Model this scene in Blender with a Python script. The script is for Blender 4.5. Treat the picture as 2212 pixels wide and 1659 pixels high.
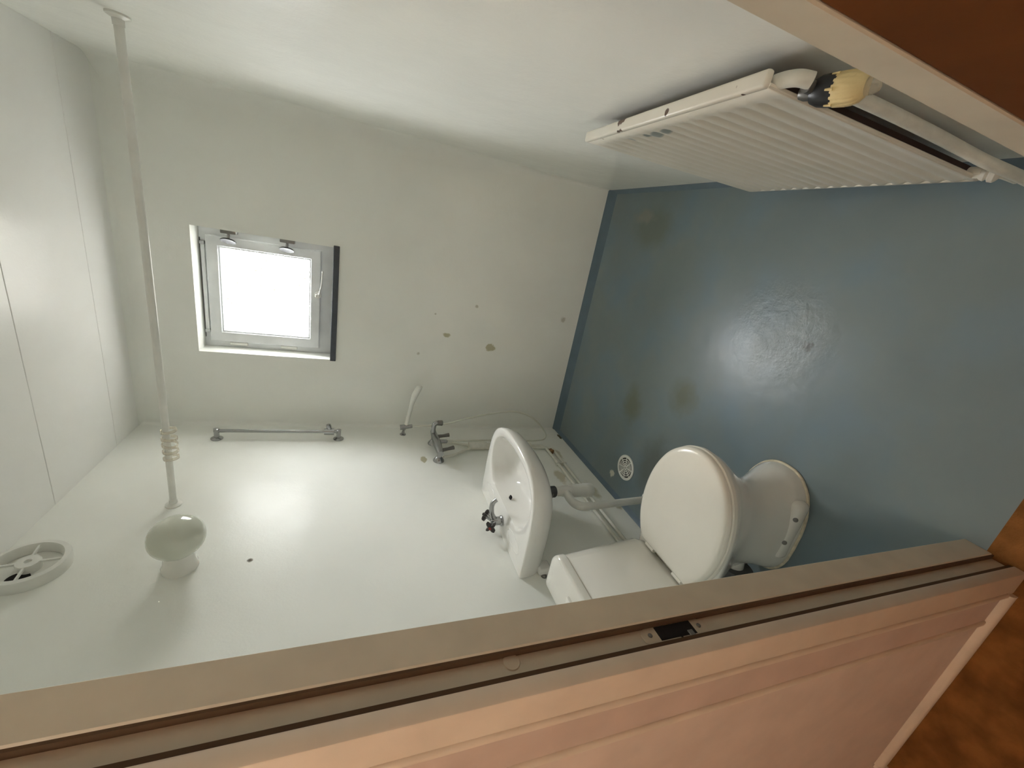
import bpy, bmesh, math, random
from mathutils import Vector, Matrix

random.seed(7)
for o in list(bpy.data.objects):
    bpy.data.objects.remove(o, do_unlink=True)
S = bpy.context.scene
COL = S.collection

# ------------------------------------------------------------------ camera
YAW, PITCH, ROLL = 0.36167, 0.36885, 0.05446     # turned left, tipped down, small roll
F_PX = 881.93
def cam_axes():
    cy, sy, cp, sp = math.cos(YAW), math.sin(YAW), math.cos(PITCH), math.sin(PITCH)
    fwd = Vector((-sy*cp, cy*cp, -sp)); right = Vector((cy, sy, 0)); up = right.cross(fwd)
    cr, sr = math.cos(ROLL), math.sin(ROLL)
    return cr*right + sr*up, -sr*right + cr*up, fwd
_r, _u, _f = cam_axes()
cam = bpy.data.cameras.new('camera'); cam_ob = bpy.data.objects.new('camera', cam); COL.objects.link(cam_ob)
# the phone was held on its side: picture-right is room-down, picture-up is room-right
M = Matrix((-_u, _r, -_f)).transposed().to_4x4(); M.translation = Vector((0, 0, 1.5))
cam_ob.matrix_world = M
cam.sensor_fit = 'HORIZONTAL'; cam.sensor_width = 36.0; cam.lens = F_PX/2212*36.0
cam.clip_start = 0.01; cam.clip_end = 100
S.camera = cam_ob

# ------------------------------------------------------------------ world, exposure
SKY_POWER = 93.0
PANE_POWER = 2.8
HALL_POWER = 15.0
W = bpy.data.worlds.new('overcast_sky'); S.world = W; W.use_nodes = True
_nt = W.node_tree; _bg = _nt.nodes['Background']
_tc = _nt.nodes.new('ShaderNodeTexCoord'); _sx = _nt.nodes.new('ShaderNodeSeparateXYZ'); _rp = _nt.nodes.new('ShaderNodeValToRGB')
_mr = _nt.nodes.new('ShaderNodeMapRange'); _mr.inputs[1].default_value = -1; _mr.inputs[2].default_value = 1
_nt.links.new(_tc.outputs['Generated'], _sx.inputs[0]); _nt.links.new(_sx.outputs[2], _mr.inputs[0]); _nt.links.new(_mr.outputs[0], _rp.inputs[0])
# overcast sky: three times brighter overhead than at the horizon, dull ground below
_e = _rp.color_ramp.elements
_e[0].position = 0.0; _e[0].color = (.058, .056, .050, 1)
_e[1].position = 1.0; _e[1].color = (.97, .985, 1.0, 1)
for _p, _c in ((.485, (.062, .060, .054)), (.515, (.33, .335, .33))):
    _n = _e.new(_p); _n.color = (*_c, 1)
_nt.links.new(_rp.outputs[0], _bg.inputs['Color']); _bg.inputs['Strength'].default_value = SKY_POWER
# portal in the window opening: tells the renderer where the sky comes in
_pl = bpy.data.lights.new('window_portal', 'AREA'); _pl.shape = 'RECTANGLE'; _pl.size = .48; _pl.size_y = .46
_pl.cycles.is_portal = True
_po = bpy.data.objects.new('window_portal', _pl); COL.objects.link(_po)
_po.location = (-.554, 2.745, 1.992); _po.rotation_euler = (math.radians(-90), 0, 0)
S.view_settings.view_transform = 'Standard'; S.view_settings.look = 'None'
S.view_settings.gamma = 1.0; S.view_settings.use_curve_mapping = False
S.view_settings.exposure = 2.0
S.cycles.max_bounces = 16; S.cycles.diffuse_bounces = 14; S.cycles.glossy_bounces = 5   # white room: let the light travel

# ------------------------------------------------------------------ materials
class NT:
    def __init__(self, name):
        self.m = bpy.data.materials.new(name); self.m.use_nodes = True
        self.t = self.m.node_tree; self.b = self.t.nodes['Principled BSDF']
        self.tc = self.t.nodes.new('ShaderNodeTexCoord')
    def n(self, kind, **kw):
        nd = self.t.nodes.new(kind)
        for k, v in kw.items(): setattr(nd, k, v)
        return nd
    def link(self, a, b): self.t.links.new(a, b)
    def noise(self, scale, detail=3, rough=.5, vec=None):
        nd = self.n('ShaderNodeTexNoise'); nd.inputs['Scale'].default_value = scale
        nd.inputs['Detail'].default_value = detail; nd.inputs['Roughness'].default_value = rough
        self.link(vec or self.tc.outputs['Object'], nd.inputs['Vector']); return nd.outputs['Fac']
    def ramp(self, fac, a, b, ca=(0, 0, 0), cb=(1, 1, 1)):
        nd = self.n('ShaderNodeValToRGB')
        nd.color_ramp.elements[0].position = a; nd.color_ramp.elements[1].position = b
        nd.color_ramp.elements[0].color = (*ca, 1); nd.color_ramp.elements[1].color = (*cb, 1)
        self.link(fac, nd.inputs['Fac']); return nd.outputs['Color']
    def mix(self, fac, a, b):
        nd = self.n('ShaderNodeMix', data_type='RGBA')
        if isinstance(fac, (int, float)): nd.inputs[0].default_value = fac
        else: self.link(fac, nd.inputs[0])
        for i, c in ((6, a), (7, b)):
            if isinstance(c, tuple): nd.inputs[i].default_value = (*c, 1)
            else: self.link(c, nd.inputs[i])
        return nd.outputs[2]
    def math(self, op, a, b=None):
        nd = self.n('ShaderNodeMath', operation=op)
        for i, v in enumerate((a, b)):
            if v is None: continue
            if isinstance(v, (int, float)): nd.inputs[i].default_value = v
            else: self.link(v, nd.inputs[i])
        return nd.outputs[0]
    def blob(self, c, r, scale=30, wob=.6, soft=.15, squash=(1, 1, 1)):
        """a ragged patch of its own shape around c"""
        mp = self.n('ShaderNodeMapping', vector_type='POINT')
        mp.inputs['Location'].default_value = tuple(-ci*s for ci, s in zip(c, squash))
        mp.inputs['Scale'].default_value = squash
        self.link(self.tc.outputs['Object'], mp.inputs['Vector'])
        ln = self.n('ShaderNodeVectorMath', operation='LENGTH'); self.link(mp.outputs[0], ln.inputs[0])
        nz = self.noise(scale, 4, .6)
        d = self.math('ADD', ln.outputs['Value'], self.math('MULTIPLY', self.math('SUBTRACT', nz, .5), wob*r*2))
        return self.ramp(d, r*(1-soft), r*(1+soft), (1, 1, 1), (0, 0, 0))
    def color(self, c):
        if isinstance(c, tuple): self.b.inputs['Base Color'].default_value = (*c, 1)
        else: self.link(c, self.b.inputs['Base Color'])
    def rough(self, r):
        if isinstance(r, (int, float)): self.b.inputs['Roughness'].default_value = r
        else: self.link(r, self.b.inputs['Roughness'])
    def bump(self, h, strength=.1, dist=.01):
        nd = self.n('ShaderNodeBump'); nd.inputs['Strength'].default_value = strength
        nd.inputs['Distance'].default_value = dist
        self.link(h, nd.inputs['Height']); self.link(nd.outputs[0], self.b.inputs['Normal'])

def simple(name, c, r=.4, metal=0.0, var=.06, scale=12, bump=0.0, bscale=60, coat=0.0, spec=None):
    t = NT(name)
    lo = tuple(x*(1-var) for x in c); hi = tuple(min(1, x*(1+var)) for x in c)
    t.color(t.ramp(t.noise(scale), .3, .7, lo, hi)); t.rough(r)
    t.b.inputs['Metallic'].default_value = metal
    if coat: t.b.inputs['Coat Weight'].default_value = coat; t.b.inputs['Coat Roughness'].default_value = .08
    if spec is not None: t.b.inputs['Specular IOR Level'].default_value = spec
    if bump: t.bump(t.noise(bscale, 4), bump, .004)
    return t.m

def wall_paint(name, c=(.882, .892, .852), marks=(), r=.25, spec=.075):
    t = NT(name)
    lo = tuple(x*.97 for x in c); hi = tuple(min(1, x*1.03) for x in c)
    col = t.ramp(t.noise(2.2, 4), .3, .7, lo, hi)
    for cen, rad, mc, kw in marks:
        col = t.mix(t.blob(cen, rad, **kw), col, mc)
    t.color(col); t.rough(r); t.b.inputs['Specular IOR Level'].default_value = spec
    t.bump(t.math('ADD', t.noise(7, 4), t.math('MULTIPLY', t.noise(120, 3), .10)), .14, .02)
    return t.m

PEEL = (.52, .50, .36); HOLE = (.12, .10, .07); SCUFF = (.60, .59, .52)
M_WALL_BACK = wall_paint('painted_plaster_back', marks=[
    ((-.723, 2.583, .638), .030, PEEL, dict(scale=26, wob=1.0, soft=.06)),
    ((-.661, 2.583, .951), .016, PEEL, dict(scale=40, wob=.8, soft=.08, squash=(1.2, 1, .7))),
    ((-.45, 2.583, .78), .010, SCUFF, dict(scale=60, wob=.8, soft=.2)),
    ((-.53, 2.583, 1.04), .006, SCUFF, dict(scale=60, wob=.4, soft=.2)),
    ((-.80, 2.583, 1.12), .008, SCUFF, dict(scale=60, wob=.8, soft=.2)),
    ((-.47, 2.583, .14), .016, SCUFF, dict(scale=40, wob=.8, soft=.3))])
M_WALL_LEFT = wall_paint('painted_plaster_left', marks=[
    ((-1.334, 2.157, 1.084), .024, PEEL, dict(scale=34, wob=1.1, soft=.06, squash=(1, .75, 1.4))),
    ((-1.334, 1.446, 1.84), .0085, HOLE, dict(scale=90, wob=.35, soft=.12)),
    ((-1.334, 1.93, .26), .036, (.66, .63, .52), dict(scale=16, wob=.9, soft=.2, squash=(1, .5, 1.2))),
    ((-1.334, 1.78, .11), .035, (.60, .58, .48), dict(scale=22, wob=.9, soft=.3, squash=(1, .45, 1.4))),
    ((-1.334, 2.20, .15), .030, (.60, .57, .47), dict(scale=22, wob=.9, soft=.3, squash=(1, .5, 1.4))),
    ((-1.334, 1.61, .03), .022, (.55, .53, .44), dict(scale=30, wob=.8, soft=.3)),
    ((-1.334, 2.45, .02), .018, (.16, .14, .10), dict(scale=50, wob=1.1, soft=.1, squash=(1, .5, 1.6)))])
M_WALL_RIGHT = wall_paint('painted_plaster_right')
M_CEIL = wall_paint('painted_ceiling_board', (.86, .86, .84), r=.30, spec=.34)
M_SEAM = simple('seam_filler', (.62, .62, .58), .7)
M_JAMB = simple('cream_gloss_paint', (.66, .60, .48), .42, bump=.08, bscale=40)
M_CASING = simple('pinkish_casing_paint', (.74, .635, .51), .5, bump=.05, bscale=30)
M_STEP = simple('dusky_pink_band', (.63, .50, .42), .55)  # darker, pinker tone than the architrave board
M_HALLWALL = simple('pinkish_hall_wall', (.72, .60, .51), .75, bump=.06, bscale=90)
M_HALLFLOOR = simple('brown_hall_carpet', (.22, .095, .028), .95, var=.35, scale=14, bump=.6, bscale=160, spec=.1)
M_DOOR = simple('brown_stained_wood', (.140, .046, .009), .65, var=.25, scale=5, bump=.08, bscale=40, spec=.15)
M_PORC = simple('white_glazed_ceramic', (.80, .785, .73), .10, var=.012, coat=.5)
M_BASIN = simple('white_basin_ceramic', (.86, .85, .82), .10, var=.012, coat=.5)
M_SEAT = simple('cream_seat_plastic', (.80, .77, .69), .22, var=.012)
M_SEAL = simple('cream_sealant', (.66, .60, .46), .6, var=.2, scale=40)
M_CHROME = simple('dull_chrome', (.40, .405, .41), .27, metal=1.0, var=.05)
M_HOOK = simple('grey_hook_enamel', (.055, .058, .062), .6, spec=.12)
M_DARKMETAL = simple('tarnished_metal', (.22, .21, .20), .4, metal=.8, var=.15)
M_BLACK = simple('black_plastic', (.022, .022, .025), .35)
M_STAR = simple('dark_bakelite', (.035, .030, .028), .3)
M_PLASTIC = simple('white_plastic', (.78, .78, .74), .35)
M_PIPEPAINT = simple('white_painted_pipe', (.72, .71, .64), .42, var=.08, scale=30, bump=.15, bscale=70)
M_RUST = simple('rusty_brass', (.25, .13, .055), .7, var=.4, scale=60)
M_GREY_RUBBER = simple('dark_grey_rubber', (.075, .078, .08), .6)
M_VOID = simple('dark_recess', (.012, .010, .010), .9)
M_RADBACK = simple('primer_with_gap_shade', (.035, .018, .014), .8)  # primer brown with the shade behind the panel put into the colour
M_TRV = simple('yellowed_thermostat_plastic', (.80, .64, .33), .4, bump=.25, bscale=140)
M_SILL = simple('slate_window_sill', (.055, .062, .078), .35, var=.12, scale=30)
M_WINFRAME = simple('white_window_plastic', (.72, .74, .75), .3)
M_SKIRTBLUE = simple('blue_floor_paint_fillet', (.115, .165, .215), .35, var=.08)
M_PUTTY = simple('white_putty', (.72, .70, .64), .6, bump=.3, bscale=50)
M_HOSE = simple('pale_shower_hose', (.70, .70, .62), .35)
def clear_plastic():
    t = NT('clear_beige_plastic'); t.color((.90, .85, .76)); t.rough(.12)
    t.b.inputs['Transmission Weight'].default_value = .75; t.b.inputs['IOR'].default_value = 1.2
    return t.m
M_RING = clear_plastic()
M_OPAL = simple('opal_lamp_glass', (.62, .64, .55), .06, var=.01, coat=.6)

def radiator_paint():
    t = NT('chipped_radiator_enamel')
    col = t.ramp(t.noise(6), .3, .7, (.70, .67, .58), (.76, .73, .65))
    geo = t.n('ShaderNodeSeparateXYZ'); t.link(t.tc.outputs['Object'], geo.inputs[0])
    top = t.ramp(geo.outputs[2], .722, .728)            # chips only along the knocked top rail
    col = t.mix(t.math('MULTIPLY', t.ramp(t.noise(26, 2), .68, .70), top), col, (.10, .055, .035))
    for y, z, r in ((.077, .663, .016), (.031, .667, .012), (.107, .670, .014), (.182, .674, .011)):
        col = t.mix(t.blob((0, y, z), r, scale=40, wob=.5, soft=.1, squash=(.2, 1, .8)), col, (.30, .34, .33))
    t.color(col); t.rough(.32); return t.m
M_RAD = radiator_paint()

def floor_paint():
    t = NT('blue_grey_floor_paint')
    col = t.ramp(t.noise(1.6, 5, .55), .32, .68, (.155, .200, .222), (.200, .240, .245))
    col = t.mix(t.ramp(t.noise(3.1, 4), .45, .75), col, (.150, .222, .285))
    OLIVE = (.150, .170, .140)
    for c, r, m, kw in (
        ((-.767, 1.791, 0), .075, OLIVE, dict(scale=9, wob=.8, soft=.5, squash=(.8, 1.2, 1))),
        ((-.573, 1.45, 0), .07, OLIVE, dict(scale=9, wob=.9, soft=.6)),
        ((-.98, 1.50, 0), .09, (.125, .145, .140), dict(scale=8, wob=.7, soft=.6, squash=(.7, 1.1, 1))),
        ((.19, 2.05, 0), .13, (.150, .182, .172), dict(scale=7, wob=.5, soft=.4, squash=(1.2, .9, 1))),
        ((-1.222, 1.785, 0), .020, (.62, .60, .52), dict(scale=45, wob=1.2, soft=.06)),
        ((-.17, .985, 0), .018, (.10, .115, .115), dict(scale=60, wob=1.5, soft=.3)),
        ((.25, 2.15, 0), .05, (.21, .225, .205), dict(scale=10, wob=1.2, soft=.5, squash=(1.6, .6, 1)))):
        col = t.mix(t.blob(c, r, **kw), col, m)
    t.color(col)
    nz = t.noise(11, 5, .65)
    rr = t.n('ShaderNodeMapRange'); t.link(nz, rr.inputs[0]); rr.inputs[3].default_value = .285; rr.inputs[4].default_value = .32
    t.rough(rr.outputs[0])
    # finer bumps in one patch, set where the window's glow falls
    patch = t.blob((-.13, 1.11, 0), .15, scale=8, wob=.6, soft=.45)
    fine = t.math('MULTIPLY', t.noise(26, 5, .7), patch)
    t.bump(t.math('ADD', t.math('MULTIPLY', t.noise(4, 3), 1.0), t.math('MULTIPLY', fine, .8)), .18, .02)
    return t.m
M_FLOOR = floor_paint()

def pane_glass():
    t = NT('patterned_daylit_glass')
    vo = t.n('ShaderNodeTexVoronoi', feature='DISTANCE_TO_EDGE'); vo.inputs['Scale'].default_value = 95
    ns = t.n('ShaderNodeTexNoise'); ns.inputs['Scale'].default_value = 40
    t.link(t.tc.outputs['Object'], ns.inputs['Vector'])
    mx = t.n('ShaderNodeMix', data_type='RGBA', blend_type='LINEAR_LIGHT'); mx.inputs[0].default_value = .02
    t.link(t.tc.outputs['Object'], mx.inputs[6]); t.link(ns.outputs['Color'], mx.inputs[7])
    t.link(mx.outputs[2], vo.inputs['Vector'])
    pat = t.ramp(vo.outputs['Distance'], .04, .14, (.092, .084, .064), (1, .985, .94))
    em = t.n('ShaderNodeEmission'); t.link(pat, em.inputs[0]); em.inputs[1].default_value = PANE_POWER   # light scattered in the frosted glass
    tr = t.n('ShaderNodeBsdfTransparent'); tr.inputs[0].default_value = (.94, .94, .94, 1)
    m2 = t.n('ShaderNodeMixShader')
    clear = t.ramp(vo.outputs['Distance'], .05, .15, (0, 0, 0), (.76, .76, .76))
    t.link(clear, m2.inputs[0]); t.link(em.outputs[0], m2.inputs[1]); t.link(tr.outputs[0], m2.inputs[2])
    out = t.t.nodes['Material Output']; t.link(m2.outputs[0], out.inputs['Surface'])
    return t.m
M_PANE = pane_glass()

# ------------------------------------------------------------------ mesh helpers
class MB:
    """collects shapes (world coordinates), linked later as ONE mesh object"""
    def __init__(self): self.v = []; self.f = []
    def add(self, vs, fs):
        o = len(self.v); self.v += [tuple(x) for x in vs]; self.f += [tuple(i+o for i in f) for f in fs]; return self
    def box(self, x0, x1, y0, y1, z0, z1, bev=0.0, seg=2):
        bm = bmesh.new(); bmesh.ops.create_cube(bm, size=1)
        for v in bm.verts:
            v.co = Vector(((x0+x1)/2+v.co.x*(x1-x0), (y0+y1)/2+v.co.y*(y1-y0), (z0+z1)/2+v.co.z*(z1-z0)))
        if bev: bmesh.ops.bevel(bm, geom=list(bm.edges), offset=bev, segments=seg, affect='EDGES', profile=.5)
        self.bm(bm); return self
    def bm(self, bm):
        bm.verts.index_update()
        self.add([v.co.copy() for v in bm.verts], [[v.index for v in f.verts] for f in bm.faces]); bm.free(); return self
    def loft(self, loops, cap0=True, cap1=True):
        n = len(loops[0]); vs = [p for l in loops for p in l]; fs = []
        for k in range(len(loops)-1):
            for i in range(n):
                j = (i+1) % n; fs.append((k*n+i, k*n+j, (k+1)*n+j, (k+1)*n+i))
        if cap0: fs.append(tuple(range(n-1, -1, -1)))
        if cap1: fs.append(tuple((len(loops)-1)*n+i for i in range(n)))
        return self.add(vs, fs)
    def tube(self, path, r, n=14, caps=True, closed=False):
        P = [Vector(p) for p in path]; m = len(P); R = r if isinstance(r, (list, tuple)) else [r]*m
        T = []
        for i in range(m):
            a = P[(i-1) % m] if (closed or i > 0) else P[i]; b = P[(i+1) % m] if (closed or i < m-1) else P[i]
            T.append((b-a).normalized())
        u = T[0].orthogonal().normalized(); loops = []
        for i in range(m):
            u = (u - T[i]*u.dot(T[i])).normalized(); w = T[i].cross(u)
            loops.append([P[i]+R[i]*(math.cos(2*math.pi*k/n)*u+math.sin(2*math.pi*k/n)*w) for k in range(n)])
        if closed:
            vs = [p for l in loops for p in l]
            # match the seam of the last loop to the first
            best = min(range(n), key=lambda s: (loops[-1][s]-loops[0][0]).length)
            fs = []
            for k in range(m):
                k2 = (k+1) % m; sh = (0 if k2 else best)
                for i in range(n):
                    j = (i+1) % n
                    if k2: fs.append((k*n+i, k*n+j, k2*n+j, k2*n+i))
                    else: fs.append((k*n+(i+sh) % n, k*n+(j+sh) % n, j, i))
            return self.add(vs, fs)
        return self.loft(loops, caps, caps)
    def lathe(self, prof, c, axis, n=32, caps=True):
        a = Vector(axis).normalized(); u = a.orthogonal().normalized(); w = a.cross(u); c = Vector(c)
        return self.loft([[c+a*h+max(r, 1e-4)*(math.cos(2*math.pi*k/n)*u+math.sin(2*math.pi*k/n)*w) for k in range(n)] for r, h in prof], caps, caps)
    def build(self, name, mat, parent=None, off=(0, 0, 0), smooth=True, angle=35):
        o = Vector(off); me = bpy.data.meshes.new(name)
        me.from_pydata([Vector(v)-o for v in self.v], [], self.f)
        bm = bmesh.new(); bm.from_mesh(me); bmesh.ops.recalc_face_normals(bm, faces=list(bm.faces)); bm.to_mesh(me); bm.free()
        if smooth:
            me.polygons.foreach_set('use_smooth', [True]*len(me.polygons)); me.set_sharp_from_angle(angle=math.radians(angle))
        me.materials.append(mat); me.update()
        ob = bpy.data.objects.new(name, me); COL.objects.link(ob)
        if parent is not None: ob.parent = parent
        return ob

def tag(o, label, cat=None, group=None, kind=None):
    o['label'] = label
    if cat: o['category'] = cat
    if group: o['group'] = group
    if kind: o['kind'] = kind
    return o

class Thing:
    """an Empty at the thing's base that parents its parts; geometry is written in room coordinates"""
    def __init__(self, name, base, label, cat=None, group=None, kind=None):
        self.base = base; self.o = bpy.data.objects.new(name, None); COL.objects.link(self.o)
        self.o.location = base; self.o.empty_display_size = .05; tag(self.o, label, cat, group, kind)
    def part(self, name, mb, mat, parent=None, label=None, **kw):
        ob = mb.build(name, mat, parent or self.o, self.base, **kw)
        if label: ob['label'] = label
        return ob

def struct(name, mb, mat, label, **kw):
    ob = mb.build(name, mat, **kw); tag(ob, label, kind='structure'); return ob

def spline(pts, per=10, closed=False):
    P = [Vector(p) for p in pts]; n = len(P); out = []
    for i in range(n if closed else n-1):
        p0 = P[(i-1) % n] if (closed or i > 0) else P[i]*2-P[i+1]
        p1, p2 = P[i], P[(i+1) % n]
        p3 = P[(i+2) % n] if (closed or i < n-2) else p2*2-p1
        for k in range(per):
            t = k/per
            out.append(.5*((2*p1)+(p2-p0)*t+(2*p0-5*p1+4*p2-p3)*t*t+(3*p1-p0-3*p2+p3)*t**3))
    if not closed: out.append(P[-1])
    return out

def radial(poly, c, angs):
    """sample a closed 2D outline along rays from c"""
    out = []
    for a in angs:
        d = (math.cos(a), math.sin(a)); best = None
        for i in range(len(poly)):
            p, q = poly[i], poly[(i+1) % len(poly)]
            ex, ey = q[0]-p[0], q[1]-p[1]; den = d[0]*ey-d[1]*ex
            if abs(den) < 1e-12: continue
            px, py = p[0]-c[0], p[1]-c[1]
            t = (px*ey-py*ex)/den; s = (px*d[1]-py*d[0])/den
            if t > 0 and -1e-9 <= s <= 1+1e-9 and (best is None or t > best): best = t
        out.append((c[0]+d[0]*best, c[1]+d[1]*best))
    return out

def disc_fan(mb, loop):            # close a loop with a fan so that it shades well
    c = sum((Vector(p) for p in loop), Vector())/len(loop); n = len(loop)
    mb.add(list(loop)+[c], [(i, (i+1) % n, n) for i in range(n)])

# ------------------------------------------------------------------ the room
XL, XR, YB, YF, ZC = -1.334, .405, 2.583, .40, 2.605
TH = .12
YH = .295                                  # hall face of the door wall
OX0, OX1 = -.525, .254                     # rough door opening
WX0, WX1, WZ0, WZ1 = -.883, -.222, 1.64, 2.306
REV = .115

struct('floor', MB().box(XL-TH, XR+TH, .36, YB+TH, -.10, 0), M_FLOOR, 'worn blue-grey painted bathroom floor with stains', smooth=False)
struct('wall_left', MB().box(XL-TH, XL, YH, YB+TH, -.1, ZC+.1), M_WALL_LEFT, 'glossy off-white wall behind the basin and toilet', smooth=False)
struct('wall_right', MB().box(XR, XR+TH, YH, YB+TH, -.1, ZC+.1), M_WALL_RIGHT, 'off-white wall behind the radiator', smooth=False)
wb = MB()
wb.box(XL, WX0, YB, YB+.30, -.1, ZC+.1).box(WX1, XR, YB, YB+.30, -.1, ZC+.1)
wb.box(WX0, WX1, YB, YB+.30, -.1, WZ0).box(WX0, WX1, YB, YB+.30, WZ1, ZC+.1)
struct('wall_back', wb, M_WALL_BACK, 'off-white end wall with the small window and peeling paint spots', smooth=False)
wf = MB()
wf.box(XL, OX0-.03, YH, YF, -.1, ZC+.1).box(OX1+.03, XR, YH, YF, -.1, ZC+.1).box(OX0-.03, OX1+.03, YH, YF, 2.08, ZC+.1)
struct('wall_front', wf, M_WALL_RIGHT, 'door wall of the bathroom around the doorway', smooth=False)

ceil = struct('ceiling', MB().box(XL-TH, XR+TH, YH, YB+TH, ZC+.012, ZC+.1), M_SEAM, 'white boarded bathroom ceiling with visible board seams', smooth=False)
seams = [YH, .90, 1.378, 1.855, 2.33, YB]
for a, b in zip(seams[:-1], seams[1:]):
    MB().box(XL, XR, a+.0015, b-.0015, ZC, ZC+.0125, .0012, 1).build('ceiling_board', M_CEIL, ceil)

# soft plaster rounding in the back corners, and the upturned floor paint
def cove(name, stations, din, dup, mat, label, n=8):
    mb = MB(); loops = []
    for P, r in stations:
        P = Vector(P); a = Vector(din); b = Vector(dup); c = P+a*r+b*r; L = [P]
        for k in range(n+1):
            t = math.pi/2*k/n; L.append(c-a*r*math.cos(t)-b*r*math.sin(t))
        loops.append(L)
    mb.loft(loops); return struct(name, mb, mat, label)
cove('trim_1', [((XR, YB, 0), .008), ((XR, YB, .25), .02), ((XR, YB, .7), .06), ((XR, YB, 1.2), .09), ((XR, YB, ZC), .09)], (-1, 0, 0), (0, -1, 0), M_WALL_RIGHT, 'rounded plaster corner between window wall and radiator wall')
cove('trim_2', [((XL, YB, 0), .006), ((XL, YB, .5), .02), ((XL, YB, ZC), .03)], (1, 0, 0), (0, -1, 0), M_WALL_RIGHT, 'rounded plaster corner between window wall and basin wall')
cove('trim_3', [((XL, YB, ZC), .03), ((XR, YB, ZC), .03)], (0, 0, -1), (0, -1, 0), M_WALL_RIGHT, 'rounded plaster edge between window wall and ceiling')

def fillet(name, pts, mat, label):
    mb = MB(); mb.loft(pts); return struct(name, mb, mat, label)
fillet('baseboard_back', [[(x, YB, 0), (x, YB, .022), (x, YB-.02, .013), (x, YB-.075, .002), (x, YB-.08, 0)] for x in (XL, XR)], M_SKIRTBLUE, 'upturned darker blue floor edge along the window wall')
fillet('baseboard_left', [[(XL, y, 0), (XL, y, .012), (XL+.012, y, .006), (XL+.028, y, .001), (XL+.03, y, 0)] for y in (YF, YB)], M_SKIRTBLUE, 'upturned blue floor edge along the basin wall')
fillet('baseboard_right', [[(XR, y, 0), (XR, y, .012), (XR-.010, y, .006), (XR-.022, y, .001), (XR-.024, y, 0)] for y in (YF, YB)], M_SKIRTBLUE, 'upturned blue floor edge along the radiator wall')

# ------------------------------------------------------------------ doorway
fr = Thing('door_frame', (-.52, .35, 0), 'cream painted door frame with rebate around the bathroom doorway', kind='structure')
fr.o.name = 'trim_4'
fr.part('door_stop', MB().box(-.556, -.513, .349, .404, 0, 2.05, .002, 1), M_JAMB)
fr.part('jamb', MB().box(-.556, OX0, .310, .349, 0, 2.05), M_JAMB)
fr.part('door_stop', MB().box(.242, .285, .357, .404, 0, 2.05, .002, 1), M_JAMB)
fr.part('jamb', MB().box(OX1+.04, .30, .300, .357, 0, 2.05), M_JAMB)
fr.part('door_head', MB().box(-.513, .242, .349, .404, 2.03, 2.08), M_JAMB)
fr.part('architrave', MB().box(-.576, -.514, .286, .3105, 0, 2.08, .003, 2), M_CASING, label='pinkish flat architrave board')
fr.part('architrave_bead', MB().box(-.582, -.569, .2815, .296, .028, 2.08, .005, 3), M_CASING)
fr.part('architrave_step', MB().box(-.666, -.576, .2900, .2955, .028, 2.08, .0015, 1), M_STEP, label='duskier pink flat band')
fr.part('architrave_step_bead', MB().box(-.676, -.661, .2855, .2955, .028, 2.08, .0045, 3), M_CASING)
M_STRIPBROWN = simple('brown_rebate_strip', (.10, .055, .025), .8)
fr.part('rebate_strip', MB().box(OX0, -.5150, .3455, .349, 0, 2.05), M_STRIPBROWN, label='dark brown strip beside the architrave')
fr.part('rebate_strip', MB().box(OX0, -.5185, .3105, .3180, 0, 2.05), M_STRIPBROWN, label='dark brown strip beside the architrave')  # plain dark brown strip where the rebate meets the architrave
# strike plate let into the rebate
sp = MB(); XS = OX0+.0008
ang = [2*math.pi*k/40 for k in range(40)]
def se(a, ry, rz, p=.55):
    c, s = math.cos(a), math.sin(a)
    return (ry*math.copysign(abs(c)**p, c), rz*math.copysign(abs(s)**p, s))
ZS, YS = 1.012, .3325
sp.loft([[(OX0-.004, YS+se(a, .0165, .062)[0], ZS+se(a, .0165, .062)[1]) for a in ang],
         [(XS, YS+se(a, .0165, .062)[0], ZS+se(a, .0165, .062)[1]) for a in ang],
         [(XS+.0006, YS+se(a, .0155, .060)[0], ZS+se(a, .0155, .060)[1]) for a in ang]])
plate = fr.part('strike_plate', sp, M_JAMB)
fr.part('latch_hole', MB().box(XS, XS+.0012, YS-.010, YS+.012, ZS-.036, ZS+.034), M_VOID, plate)
fr.part('latch_tongue', MB().box(XS, XS+.0030, YS-.016, YS-.003, ZS-.030, ZS-.020, .001, 1), M_DARKMETAL, plate)
fr.part('latch_slot', MB().box(XS+.0004, XS+.0016, YS-.016, YS-.0095, ZS-.006, ZS-.003), M_VOID, plate)
for dz in (.048, -.048):
    fr.part('screw', MB().lathe([(.0036, 0), (.0036, .0012), (.0022, .0018)], (XS+.0004, YS+.001, ZS+dz), (1, 0, 0), 12), M_DARKMETAL, plate)
fr.part('filled_hole', MB().lathe([(.012, 0), (.011, .0015), (.004, .0022)], (OX0, .338, 1.285), (1, 0, 0), 20), M_JAMB)

door = Thing('door_1', (.27, .34, 0), 'brown stained wooden door standing open into the hall', kind='structure')
door.part('leaf', MB().box(.2435, .2835, -.44, .3555, .012, 2.03, .002, 1), M_DOOR)
dh = MB().lathe([(.024, 0), (.024, .006), (.012, .010), (.009, .045)], (.2435, -.38, 1.02), (-1, 0, 0), 20)
dh.tube(spline([(.200, -.38, 1.02), (.195, -.36, 1.02), (.194, -.26, 1.018)], 6), .009, 10)
door.part('lever_handle', dh, M_CHROME)
for zz in (.25, 1.0, 1.8):
    door.part('hinge', MB().tube([(.249, .3575, zz-.04), (.249, .3575, zz+.04)], .0035, 8), M_DARKMETAL)

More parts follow.
